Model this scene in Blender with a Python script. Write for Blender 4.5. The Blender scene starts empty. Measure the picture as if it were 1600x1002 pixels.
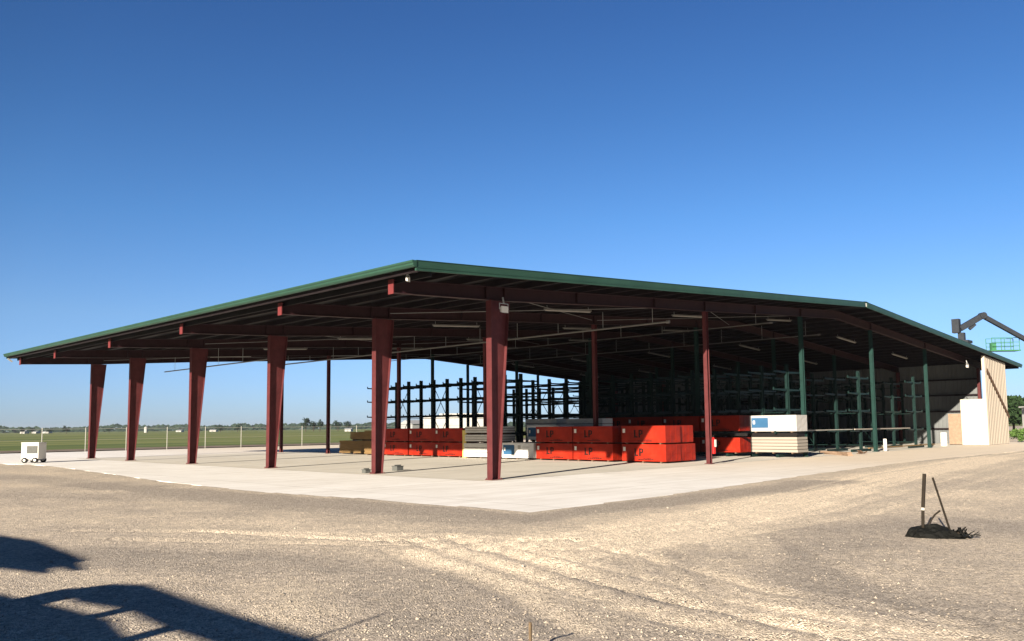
import bpy, bmesh, math, random
import numpy as np
from mathutils import Vector, Matrix, noise
random.seed(7)
S = bpy.context.scene
COL = S.collection
R = math.radians

# ------------------------------------------------------------------ materials
def mat(name, base, rough=.6, metal=0., var=.12, vscale=3., bump=0., bscale=40., spec=.14, var2=None, stretch=None):
    m = bpy.data.materials.new(name); m.use_nodes = True
    nt = m.node_tree; N = nt.nodes; L = nt.links
    b = N['Principled BSDF']
    b.inputs['Roughness'].default_value = rough
    b.inputs['Metallic'].default_value = metal
    b.inputs['Specular IOR Level'].default_value = spec
    tc = N.new('ShaderNodeTexCoord'); mp = N.new('ShaderNodeMapping')
    if stretch: mp.inputs['Scale'].default_value = stretch
    L.new(tc.outputs['Object'], mp.inputs['Vector'])
    n1 = N.new('ShaderNodeTexNoise'); n1.inputs['Scale'].default_value = vscale
    n1.inputs['Detail'].default_value = 6; n1.inputs['Roughness'].default_value = .65
    L.new(mp.outputs[0], n1.inputs['Vector'])
    cr = N.new('ShaderNodeValToRGB')
    lo = [c*(1-var) for c in base]; hi = [min(1, c*(1+var)) for c in (var2 or base)]
    cr.color_ramp.elements[0].position = .32; cr.color_ramp.elements[1].position = .68
    cr.color_ramp.elements[0].color = (*lo, 1); cr.color_ramp.elements[1].color = (*hi, 1)
    L.new(n1.outputs['Fac'], cr.inputs[0]); L.new(cr.outputs[0], b.inputs['Base Color'])
    if bump > 0:
        n2 = N.new('ShaderNodeTexNoise'); n2.inputs['Scale'].default_value = bscale; n2.inputs['Detail'].default_value = 4
        L.new(mp.outputs[0], n2.inputs['Vector'])
        bp = N.new('ShaderNodeBump'); bp.inputs['Strength'].default_value = bump; bp.inputs['Distance'].default_value = .02
        L.new(n2.outputs['Fac'], bp.inputs['Height']); L.new(bp.outputs[0], b.inputs['Normal'])
    return m

M = {}
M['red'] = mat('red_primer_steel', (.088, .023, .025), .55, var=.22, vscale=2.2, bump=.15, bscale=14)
M['red_shade'] = mat('red_steel_shaded', (.030, .0125, .0145), .6, var=.25, vscale=3)  # same red paint as the columns, darkened for the shade under the roof
M['red_sun'] = mat('red_steel_sunlit', (.14, .030, .032), .5)  # same red paint again, brightened for the rafter ends in full sun
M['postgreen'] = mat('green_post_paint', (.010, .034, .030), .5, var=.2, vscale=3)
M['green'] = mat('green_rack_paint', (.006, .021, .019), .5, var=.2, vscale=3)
M['trim'] = mat('green_trim', (.025, .066, .047), .42, var=.15, vscale=1.2, bump=.05)
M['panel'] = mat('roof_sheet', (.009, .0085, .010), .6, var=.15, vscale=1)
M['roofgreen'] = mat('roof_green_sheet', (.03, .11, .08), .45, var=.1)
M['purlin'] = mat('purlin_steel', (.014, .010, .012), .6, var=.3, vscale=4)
M['galv'] = mat('galvanised', (.45, .46, .45), .45, metal=.3, var=.12)
M['white'] = mat('white_paint', (.72, .70, .64), .5, var=.05, vscale=2)
M['fixture'] = mat('fixture_enamel', (.17, .165, .16), .45, var=.05)
M['diffuser'] = mat('strip_diffuser', (.40, .39, .37), .4)
M['tanwall'] = mat('tan_siding', (.32, .285, .24), .6, var=.12, vscale=.6, stretch=(1, 1, .15))
M['cream'] = mat('cream_panel', (.50, .46, .38), .6, var=.05, vscale=.7)
M['osb'] = mat('bare_board', (.27, .19, .135), .8, var=.15, vscale=6)
M['greywall'] = mat('grey_sheet', (.14, .15, .155), .6, var=.12, vscale=.5)
M['orange'] = mat('orange_wrap', (.25, .014, .006), .5, var=.26, vscale=1.1, bump=.6, bscale=4, var2=(.29, .020, .008))
M['whitewrap_sun'] = mat('white_wrap_sunlit', (.44, .435, .42), .45, var=.06, vscale=2, bump=.3, bscale=5)  # white wrap toned down for the bundle in sun
M['paleboard'] = mat('pale_board', (.62, .61, .57), .75, var=.12, vscale=4, stretch=(1, 1, 6))
M['whitewrap_shade'] = mat('white_wrap_shaded', (.70, .70, .68), .5, var=.06, vscale=2, bump=.3, bscale=5)  # same white wrap, made paler for the bundles in shade
M['greywrap'] = mat('grey_board', (.40, .39, .35), .75, var=.15, vscale=4, stretch=(1, 1, 6))
M['beigelam'] = mat('beige_board', (.30, .275, .24), .75, var=.08, vscale=2, stretch=(.3, .3, 14))
M['yellow'] = mat('yellow_board', (.70, .55, .18), .7, var=.15, vscale=4)
M['lumber'] = mat('raw_lumber', (.17, .105, .045), .8, var=.25, vscale=3, stretch=(3, .3, 9), var2=(.21, .135, .06))
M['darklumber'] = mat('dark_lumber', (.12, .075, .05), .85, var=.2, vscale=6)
M['black'] = mat('black_print', (.012, .010, .010), .6, var=.1)
M['blue'] = mat('blue_print', (.035, .11, .22), .5, var=.12, vscale=1.5)
M['rubber'] = mat('black_rubber', (.006, .0065, .006), .75, var=.3, vscale=12, bump=.4, bscale=30)
M['handle'] = mat('weathered_handle', (.020, .016, .012), .7, var=.35, vscale=9)
M['bristle'] = mat('dark_bristle', (.02, .022, .018), .9, var=.3, vscale=30)
M['grill'] = mat('grey_grill', (.10, .105, .10), .5, var=.15, vscale=20)
M['tyre'] = mat('tyre', (.02, .02, .02), .8)
M['stake'] = mat('weathered_stake', (.13, .095, .06), .85, var=.3, vscale=14)
M['fence'] = mat('fence_galvanised', (.36, .36, .33), .5, var=.08)
M['extred'] = mat('extinguisher_red', (.45, .015, .015), .35)
M['boom'] = mat('boom_grey', (.028, .033, .042), .5, var=.15)
M['basketgreen'] = mat('lift_green', (.045, .17, .085), .5, var=.1)
M['bark'] = mat('bark', (.06, .045, .03), .9)
M['leaf'] = mat('foliage', (.020, .038, .022), .8, var=.45, vscale=.6)
M['leaf2'] = mat('foliage_near', (.022, .045, .016), .8, var=.45, vscale=.9)
M['weed'] = mat('weed', (.09, .16, .04), .8, var=.4, vscale=3)
M['farmwhite'] = mat('farm_white', (.38, .38, .37), .6)
M['farmroof'] = mat('farm_roof', (.30, .31, .32), .5)
M['steelgrey'] = mat('steel_grey', (.25, .25, .25), .5)
M['stone'] = mat('gravel_stone', (.36, .315, .26), .85, var=.45, vscale=.8)

# lens of a strip light: unlit white acrylic
# ------------------------------------------------------------------ mesh helper
class MB:
    def __init__(s): s.bm = bmesh.new()
    def box(s, x0, x1, y0, y1, z0, z1):
        v = [s.bm.verts.new(p) for p in ((x0,y0,z0),(x1,y0,z0),(x1,y1,z0),(x0,y1,z0),(x0,y0,z1),(x1,y0,z1),(x1,y1,z1),(x0,y1,z1))]
        for f in ((0,3,2,1),(4,5,6,7),(0,1,5,4),(1,2,6,5),(2,3,7,6),(3,0,4,7)): s.bm.faces.new([v[i] for i in f])
        return s
    def hexa(s, P):   # 8 corners, bottom 4 ccw then top 4 ccw
        v = [s.bm.verts.new(p) for p in P]
        for f in ((0,3,2,1),(4,5,6,7),(0,1,5,4),(1,2,6,5),(2,3,7,6),(3,0,4,7)): s.bm.faces.new([v[i] for i in f])
        return s
    def bar(s, a, b, w, h=None, up=(0,0,1)):
        a = Vector(a); b = Vector(b); h = h or w
        d = (b-a).normalized(); u = Vector(up)
        if abs(d.dot(u)) > .97: u = Vector((1,0,0))
        x = d.cross(u).normalized()*w/2; y = x.cross(d).normalized()*h/2
        return s.hexa([a-x-y, a+x-y, a+x+y, a-x+y, b-x-y, b+x-y, b+x+y, b-x+y])
    def tube(s, a, b, r, r2=None, n=10, caps=True):
        a = Vector(a); b = Vector(b); r2 = r if r2 is None else r2
        d = (b-a).normalized(); u = Vector((0,0,1)) if abs(d.z) < .95 else Vector((1,0,0))
        x = d.cross(u).normalized(); y = d.cross(x)
        A = []; B = []
        for i in range(n):
            t = 2*math.pi*i/n; o = x*math.cos(t)+y*math.sin(t)
            A.append(s.bm.verts.new(a+o*r)); B.append(s.bm.verts.new(b+o*r2))
        for i in range(n): s.bm.faces.new((A[i], A[(i+1)%n], B[(i+1)%n], B[i]))
        if caps: s.bm.faces.new(A[::-1]); s.bm.faces.new(B)
        return s
    def prism(s, pts, d):  # planar polygon extruded by vector d
        d = Vector(d); A = [s.bm.verts.new(p) for p in pts]; B = [s.bm.verts.new(Vector(p)+d) for p in pts]
        n = len(pts); s.bm.faces.new(A[::-1]); s.bm.faces.new(B)
        for i in range(n): s.bm.faces.new((A[i], A[(i+1)%n], B[(i+1)%n], B[i]))
        return s
    def bevel(s, w=.01, seg=2):
        bmesh.ops.bevel(s.bm, geom=s.bm.edges[:], offset=w, segments=seg, affect='EDGES', profile=.6); return s
    def mesh(s, name, m):
        bmesh.ops.recalc_face_normals(s.bm, faces=s.bm.faces[:])
        me = bpy.data.meshes.new(name); s.bm.to_mesh(me); s.bm.free()
        me.materials.append(M[m] if isinstance(m, str) else m); return me
    def build(s, name, m, parent=None, loc=(0,0,0), rz=0):
        return put(name, s.mesh(name, m), parent, loc, rz)

def put(name, me, parent=None, loc=(0,0,0), rz=0):
    o = bpy.data.objects.new(name, me); COL.objects.link(o)
    o.location = loc; o.rotation_euler = (0, 0, rz)
    if parent: o.parent = parent
    return o
def tag(o, label=None, cat=None, group=None, kind=None):
    if label: o['label'] = label
    if cat: o['category'] = cat
    if group: o['group'] = group
    if kind: o['kind'] = kind
    return o
def thing(name, label, cat, loc=(0,0,0), rz=0, group=None):
    o = bpy.data.objects.new(name, None); COL.objects.link(o); o.empty_display_size = .2
    o.location = loc; o.rotation_euler = (0, 0, rz)
    return tag(o, label, cat, group)
def dup(o, loc=None, rz=None, label=None, parent=None):
    c = o.copy(); COL.objects.link(c); c.parent = parent
    if loc is not None: c.location = loc
    if rz is not None: c.rotation_euler = (0, 0, rz)
    if label: c['label'] = label
    for ch in list(o.children): dup(ch, parent=c)
    return c

# ------------------------------------------------------------------ camera
PHI = .7736; ROLL = .0102; PITCH = .0866
cam = bpy.data.cameras.new('camera'); co = bpy.data.objects.new('camera', cam); COL.objects.link(co); S.camera = co
cam.sensor_width = 36; cam.lens = 36*1308.9/1600; cam.shift_y = (552.76-501)/1600; cam.clip_end = 9000; cam.clip_start = .05
hv = Vector((math.cos(PHI), math.sin(PHI), 0))           # heading in the yard's own axes
hv = Vector((.71538, .69874, 0)); rt = Vector((.69874, -.71538, 0))
fw = hv*math.cos(PITCH) + Vector((0,0,1))*math.sin(PITCH)
up = rt.cross(fw)
r2 = rt*math.cos(ROLL) - up*math.sin(ROLL); u2 = rt*math.sin(ROLL) + up*math.cos(ROLL)
mm = Matrix((r2, u2, -fw)).transposed().to_4x4(); mm.translation = Vector((-19.195, -19.937, 1.744))
co.matrix_world = mm

# ------------------------------------------------------------------ sky and sun
SD = Vector((.958, .287, -.316)).normalized()
EL = math.asin(-SD.z)
w = bpy.data.worlds.new("World"); S.world = w; w.use_nodes = True
n = w.node_tree.nodes; sk = n.new('ShaderNodeTexSky'); sk.sky_type = 'NISHITA'; sk.sun_disc = False
sk.sun_elevation = EL; sk.sun_rotation = math.atan2(-SD.x, -SD.y)
sk.air_density = 1.0; sk.dust_density = .25; sk.ozone_density = 3.5; sk.altitude = 200
mt = n.new('ShaderNodeMix'); mt.data_type = 'RGBA'; mt.blend_type = 'MULTIPLY'; mt.inputs[0].default_value = 1; 
tcw = n.new('ShaderNodeTexCoord'); sxw = n.new('ShaderNodeSeparateXYZ'); crw = n.new('ShaderNodeValToRGB')
w.node_tree.links.new(tcw.outputs['Generated'], sxw.inputs[0]); w.node_tree.links.new(sxw.outputs['Z'], crw.inputs[0])
ew = crw.color_ramp.elements
BT = (.38, .62, .92)
stops = [(0, (1.62, 1.27, 1.42)), (.05, (1.72, 1.32, 1.40)), (.127, (1.92, 1.40, 1.24)), (.238, (1.45, 1.31, 1.20)), (.35, (1.15, 1.12, 1.08)), (.456, (.98, .98, 1.0)), (.9, (.95, .85, .75))]
ew[0].position = 0; ew[1].position = .9
for q_, c_ in stops[1:-1]: ew.new(q_)
for e_, (q_, c_) in zip(ew, stops): e_.color = (*[a*b_*.5 for a, b_ in zip(c_, BT)], 1)
dt = n.new('ShaderNodeVectorMath'); dt.operation = 'DOT_PRODUCT'; w.node_tree.links.new(tcw.outputs['Generated'], dt.inputs[0]); dt.inputs[1].default_value = (-SD.x, -SD.y, 0)
mrw = n.new('ShaderNodeMapRange'); w.node_tree.links.new(dt.outputs['Value'], mrw.inputs['Value'])
mrw.inputs['From Min'].default_value = -.5; mrw.inputs['From Max'].default_value = .35; mrw.inputs['To Min'].default_value = 1; mrw.inputs['To Max'].default_value = .28  # sky dimmed on the sun side, behind the camera, to deepen the shade
vs_ = n.new('ShaderNodeVectorMath'); vs_.operation = 'SCALE'; w.node_tree.links.new(crw.outputs[0], vs_.inputs[0]); w.node_tree.links.new(mrw.outputs[0], vs_.inputs['Scale'])
w.node_tree.links.new(vs_.outputs[0], mt.inputs[7])
S.cycles.diffuse_bounces = 2
w.node_tree.links.new(sk.outputs[0], mt.inputs[6]); w.node_tree.links.new(mt.outputs[2], n['Background'].inputs[0]); n['Background'].inputs[1].default_value = .10
sl = bpy.data.lights.new('sun', 'SUN'); sl.energy = 5.0; sl.angle = R(.5); sl.color = (1, .875, .71)
so = bpy.data.objects.new('sun', sl); COL.objects.link(so); so.rotation_euler = SD.to_track_quat('-Z', 'Y').to_euler()
S.view_settings.view_transform = 'Standard'; S.view_settings.look = 'None'; S.view_settings.exposure = 1.35; S.view_settings.gamma = 1

# ------------------------------------------------------------------ ground
def fbm(X, Y, sc, seed, octv=4):
    rs = np.random.RandomState(seed); T = rs.rand(256, 256); out = np.zeros_like(X); a = 1; tot = 0
    for o in range(octv):
        x = X/sc*(2**o)+o*17.3; y = Y/sc*(2**o)+o*9.1
        xi = np.floor(x).astype(int); yi = np.floor(y).astype(int); fx = x-xi; fy = y-yi
        fx = fx*fx*(3-2*fx); fy = fy*fy*(3-2*fy)
        g = lambda i, j: T[(xi+i) % 256, (yi+j) % 256]
        out += a*((g(0,0)*(1-fx)+g(1,0)*fx)*(1-fy)+(g(0,1)*(1-fx)+g(1,1)*fx)*fy); tot += a; a *= .5
    return out/tot-.5
def axis(a, b, step, lo, hi):
    c = list(np.arange(a, b, step)); s = step; x = b
    while x < hi: c.append(x); s *= 1.13; x += s
    c.append(hi); s = step; x = a-step; l = []
    while x > lo: l.append(x); s *= 1.2; x -= s
    l.append(lo); return np.array(l[::-1]+c)
xs = axis(-18, 8, .13, -2400, 2800); ys = axis(-20, 6, .13, -2400, 2800)
X, Y = np.meshgrid(xs, ys, indexing='ij')
STROKES = [  # polyline, half width, tone (material tone: worn pale tracks and darker loose gravel), rut depth
 ([(-9.5,9),(-7.9,-4),(-7.5,-8.81),(-4.84,-9.0),(-1.41,-9.2),(2.22,-9.6),(6,-9.3)], .55, -.95, 0),
 ([(-3.5,-8.7),(-.5,-8.7),(2.6,-8.9),(5.2,-8.6)], .5, -.6, 0),
 ([(-9.65,17.24),(-8.9,6.29),(-8.5,-3.94),(-8.2,-8.77)], .9, -.55, 0),
 ([(-12.47,6.17),(-10.47,2.56),(-8.6,0)], .9, -.5, 0),
 ([(-13.79,.99),(-12.15,-4.77),(-10.7,-8.66),(-8.98,-11.32)], .9, .25, 0),
 ([(-14.79,-7.52),(-13.44,-10.3),(-13.09,-12.07),(-13.9,-13.89),(-14.8,-15)], .8, -.6, 0),
 ([(-11.3,-12),(-7.71,-12.0),(-1.29,-11.2),(10.33,-9.3),(33.57,-7.64),(60,-7)], 1.1, .65, .0),
 ([(-7.97,-13.64),(-10.36,-14.88),(-11.74,-16.31),(-12.3,-17.37)], .45, .45, .0),
 ([(-10.28,-9.77),(-11.57,-13.5),(-12.08,-15.52),(-12.27,-17.11)], .13, .45, .025),
 ([(-10.27,-10.91),(-10.98,-13.51),(-11.68,-15.97),(-11.76,-17.67)], .12, .4, .025),
 ([(-11.0,-9.9),(-12.2,-13.6),(-12.75,-15.5),(-13.0,-17.2)], .12, .35, .02),
 ([(-9.3,-11.5),(-10.0,-13.4),(-10.9,-15.5),(-11.2,-17.6)], .1, .3, .02),
 ([(-11.79,-10.11),(-12.86,-13.72),(-13.66,-15.25)], .15, .3, .02),
 ([(-14,-4),(-9,-11.9),(-3,-12.7),(10,-11.3),(34,-9)], .12, .25, .02),
 ([(-14,-6),(-9.6,-12.9),(-3,-13.5),(10,-12.2),(34,-10)], .12, .25, .02),
 ([(-8.6,-14.2),(-5.41,-14.1),(-3.55,-15.0),(-3.5,-17)], .9, -.5, 0),
 ([(-9.9,-15.2),(-10.7,-16.29),(-10.6,-17.5)], .45, -.6, 0),
 ([(-.37,-13.72),(4.36,-14.39),(14,-15)], .9, .35, 0),
 ([(9.99,-5.6),(19.41,-6.2),(33.57,-7.0),(50,-7.2)], .35, -.4, 0),
 ([(-13.3,-15.65),(-13.13,-16.16),(-12.97,-16.9)], .3, -.4, 0),
]
_q = random.Random(21)
ARCS = [[(-11.3,-12),(-7.71,-12.0),(-1.29,-11.2),(10.33,-9.3),(33.57,-7.64),(60,-7)],
        [(-10.28,-9.77),(-11.2,-12.0),(-11.9,-14.6),(-12.27,-17.5)],
        [(-12.6,-6),(-11.2,-9.5),(-9.3,-11.3),(-5,-11.6),(4,-10.6),(16,-9.0)],
        [(-7.6,-12.8),(-9.6,-14.4),(-11.3,-16.2),(-12.2,-18)]]
for _a, _n in zip(ARCS, (10, 9, 3, 5)):
    for _i in range(_n):
        _o = _q.uniform(-1.5, 1.3); _w = _q.uniform(.05, .11)
        _p = [(x+_o*.55+_q.uniform(-.12,.12), y-_o*.8+_q.uniform(-.12,.12)) for x, y in _a]
        STROKES.append((_p, _w, _q.choice((.3, .35, -.22, .25)), _q.choice((.012, .018, 0.01))))
def sdist(pts):
    D = np.full(X.shape, 1e9)
    for (ax, ay), (bx, by) in zip(pts[:-1], pts[1:]):
        dx, dy = bx-ax, by-ay; t = np.clip(((X-ax)*dx+(Y-ay)*dy)/(dx*dx+dy*dy), 0, 1)
        D = np.minimum(D, np.hypot(X-ax-t*dx, Y-ay-t*dy))
    return D
wob = fbm(X, Y, 1.6, 3)*1.1
TONE = fbm(X, Y, 2.6, 5, 5)*1.0 + fbm(X, Y, .7, 8, 3)*.45 - .06
Z = fbm(X, Y, 2.2, 11, 5)*.07 + fbm(X, Y, .5, 12, 3)*.022
for pts, hw, tn, dep in STROKES:
    D = sdist(pts) + wob*hw*(.8 if hw > .3 else .25)
    wgt = np.clip(1.3-D/hw/1.3, 0, 1); wgt = wgt*wgt*(3-2*wgt)
    TONE += tn*wgt
    if dep:
        Z -= dep*wgt; rim = np.exp(-((D-hw*1.9)/(hw*.6))**2); Z += dep*.55*rim
far = np.clip(1-(np.hypot(X+8, Y+8)-30)/30, 0, 1); Z *= far
# level with the slab edge, lower under the slab itself
xe = np.interp(Y, [-8, -3, 1.6, 9, 23, 28, 33, 46, 55], [-6.7, -6.8, -7.35, -7, -5.4, -5.2, -6, -9.5, -6])
ye = np.interp(X, [-6.6, -1, 7, 18.7, 30, 62], [-8.2, -7.95, -7.2, -6.4, -6.6, -7.2])
sd = np.minimum(X-xe, Y-ye)
Z += .012
damp = 1-np.clip((sd+2.5)/2.2, 0, 1)*.72
Z = Z*damp + .004
Z = np.where(sd > .05, np.minimum(Z, -.02-.05*np.clip(sd/.6, 0, 1)), Z)
right = np.clip((X-6)/8, 0, 1)*np.clip((-sd)/.4, 0, 1)
Z = Z*(1-right) + right*(-.003)
# the yard stops a little beyond the slab: field sheets lie over it there
nx, ny = X.shape
verts = np.stack([X.ravel(), Y.ravel(), Z.ravel()], 1)
idx = np.arange(nx*ny).reshape(nx, ny)
faces = np.stack([idx[:-1,:-1].ravel(), idx[1:,:-1].ravel(), idx[1:,1:].ravel(), idx[:-1,1:].ravel()], 1)
gm = bpy.data.meshes.new('ground'); gm.from_pydata(verts.tolist(), [], faces.tolist())
at = gm.color_attributes.new('tone', 'FLOAT_COLOR', 'POINT')
tv = np.clip(TONE.ravel()*.60+.50, 0, 1)
buf = np.ones((len(tv), 4), dtype=np.float32); buf[:,0] = tv; buf[:,1] = tv; buf[:,2] = tv
at.data.foreach_set('color', buf.ravel())
for p in gm.polygons: p.use_smooth = True

def gravel_mat():
    m = bpy.data.materials.new('gravel_ground'); m.use_nodes = True; nt = m.node_tree; N = nt.nodes; L = nt.links
    b = N['Principled BSDF']; b.inputs['Roughness'].default_value = .95; b.inputs['Specular IOR Level'].default_value = .15
    tc = N.new('ShaderNodeTexCoord'); ca = N.new('ShaderNodeVertexColor'); ca.layer_name = 'tone'
    def nz(sc, det=5, rough=.6):
        q = N.new('ShaderNodeTexNoise'); q.inputs['Scale'].default_value = sc; q.inputs['Detail'].default_value = det
        q.inputs['Roughness'].default_value = rough; L.new(tc.outputs['Object'], q.inputs['Vector']); return q
    def math_(op, a, b2):
        q = N.new('ShaderNodeMath'); q.operation = op
        for i, v in enumerate((a, b2)):
            if isinstance(v, (int, float)): q.inputs[i].default_value = v
            else: L.new(v, q.inputs[i])
        return q.outputs[0]
    n1 = nz(5.5, 8, .7); n0 = nz(1.1, 6, .65)
    t = math_('ADD', ca.outputs['Color'], math_('MULTIPLY', math_('SUBTRACT', n1.outputs['Fac'], .5), .55))
    t = math_('ADD', t, math_('MULTIPLY', math_('SUBTRACT', n0.outputs['Fac'], .5), .35))
    v3 = N.new('ShaderNodeTexVoronoi'); v3.inputs['Scale'].default_value = 9; L.new(tc.outputs['Object'], v3.inputs['Vector'])
    sp3 = N.new('ShaderNodeSeparateColor'); L.new(v3.outputs['Color'], sp3.inputs[0])
    t = math_('ADD', t, math_('MULTIPLY', math_('SUBTRACT', sp3.outputs[2], .5), .22))
    n4 = nz(26, 4, .8); t = math_('ADD', t, math_('MULTIPLY', math_('SUBTRACT', n4.outputs['Fac'], .5), .5))
    cr = N.new('ShaderNodeValToRGB'); e = cr.color_ramp.elements
    e[0].position = .05; e[0].color = (.36, .318, .272, 1); e[1].position = .95; e[1].color = (.76, .65, .51, 1)
    x = e.new(.35); x.color = (.465, .405, .337, 1); x = e.new(.6); x.color = (.56, .485, .39, 1)
    L.new(t, cr.inputs[0])
    # stones: each voronoi cell its own tint, gaps between them darker
    v = N.new('ShaderNodeTexVoronoi'); v.inputs['Scale'].default_value = 60; L.new(tc.outputs['Object'], v.inputs['Vector'])
    v2 = N.new('ShaderNodeTexVoronoi'); v2.inputs['Scale'].default_value = 24; L.new(tc.outputs['Object'], v2.inputs['Vector'])
    sp = N.new('ShaderNodeSeparateColor'); L.new(v.outputs['Color'], sp.inputs[0])
    sp2 = N.new('ShaderNodeSeparateColor'); L.new(v2.outputs['Color'], sp2.inputs[0])
    g = math_('ADD', math_('MULTIPLY', sp.outputs[0], .75), .62)
    g = math_('MULTIPLY', g, math_('ADD', math_('MULTIPLY', sp2.outputs[1], .40), .80))
    mx = N.new('ShaderNodeMix'); mx.data_type = 'RGBA'; mx.blend_type = 'MULTIPLY'; mx.inputs[0].default_value = 1
    L.new(cr.outputs[0], mx.inputs[6]); cmb = N.new('ShaderNodeCombineColor')
    for i in range(3): L.new(g, cmb.inputs[i])
    L.new(cmb.outputs[0], mx.inputs[7]); L.new(mx.outputs[2], b.inputs['Base Color'])
    bp = N.new('ShaderNodeBump'); bp.inputs['Strength'].default_value = .75; bp.inputs['Distance'].default_value = .02; bp.invert = True
    L.new(v.outputs['Distance'], bp.inputs['Height'])
    bp2 = N.new('ShaderNodeBump'); bp2.inputs['Strength'].default_value = .6; bp2.inputs['Distance'].default_value = .05
    L.new(n1.outputs['Fac'], bp2.inputs['Height']); L.new(bp.outputs[0], bp2.inputs['Normal']); L.new(bp2.outputs[0], b.inputs['Normal'])
    return m
gm.materials.append(gravel_mat())
tag(put('ground', gm), kind='structure')

# loose stones
sb = bmesh.new()
rs = random.Random(3)
def gz(x, y):
    i = min(max(int(np.searchsorted(xs, x)), 1), nx-1); j = min(max(int(np.searchsorted(ys, y)), 1), ny-1)
    return Z[i, j]
cnt = 0
while cnt < 7000:
    d = 6.2*(1-rs.random())**-.6; d = min(d, 26)
    a = rs.uniform(-.62, .62)
    p = Vector((-19.2, -19.9, 0)) + (hv*math.cos(a)+rt*math.sin(a))*d
    if p.x > -6.9+rs.uniform(-1, .9)*rs.random() and p.y > -8.0+rs.uniform(-1, .9)*rs.random(): continue
    s = rs.uniform(.006, .015) if rs.random() < .97 else rs.uniform(.015, .026)
    z = gz(p.x, p.y)
    c = Vector((p.x, p.y, z+s*.15)); v = []
    ph = rs.random()*6.28
    for k in range(4):
        t = ph+k*1.571; v.append(sb.verts.new(c+Vector((math.cos(t)*s*rs.uniform(.7,1.3), math.sin(t)*s*rs.uniform(.7,1.3), rs.uniform(-.3,.15)*s))))
    tp = sb.verts.new(c+Vector((rs.uniform(-.3,.3)*s, rs.uniform(-.3,.3)*s, s*rs.uniform(.4,.9))))
    for k in range(4): sb.faces.new((v[k], v[(k+1)%4], tp))
    cnt += 1
me = bpy.data.meshes.new('loose_gravel'); sb.to_mesh(me); sb.free(); me.materials.append(M['stone'])
tag(put('loose_gravel', me), 'loose pale stones scattered over the gravel yard', 'gravel', kind='stuff')

# concrete apron: one irregular edged sheet, and the smoother floor laid over it
def sheet(name, outline, z, m, kind='structure', bottom=None):
    bm = bmesh.new(); vs = [bm.verts.new((x, y, z)) for x, y in outline]; f = bm.faces.new(vs)
    if bottom is not None:
        vb = [bm.verts.new((x, y, bottom)) for x, y in outline]; k = len(vs)
        for i in range(k): bm.faces.new((vs[i], vs[(i+1)%k], vb[(i+1)%k], vb[i]))
    bmesh.ops.recalc_face_normals(bm, faces=bm.faces[:])
    bmesh.ops.triangulate(bm, faces=[q for q in bm.faces if len(q.verts) > 4])
    me = bpy.data.meshes.new(name); bm.to_mesh(me); bm.free(); me.materials.append(m)
    o = put(name, me); tag(o, kind=kind); return o
def rough_line(pts, amp, step=.35, seed=1):
    q = random.Random(seed); out = []
    for (ax, ay), (bx, by) in zip(pts[:-1], pts[1:]):
        L_ = math.hypot(bx-ax, by-ay); k = max(1, int(L_/step))
        for i in range(k):
            t = i/k; nxn, nyn = -(by-ay)/L_, (bx-ax)/L_
            d = amp*noise.noise(Vector((ax+(bx-ax)*t, ay+(by-ay)*t, seed*3.1))*1.7)*2 + q.uniform(-amp, amp)*.3
            out.append((ax+(bx-ax)*t+nxn*d, ay+(by-ay)*t+nyn*d))
    out.append(pts[-1]); return out
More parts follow.
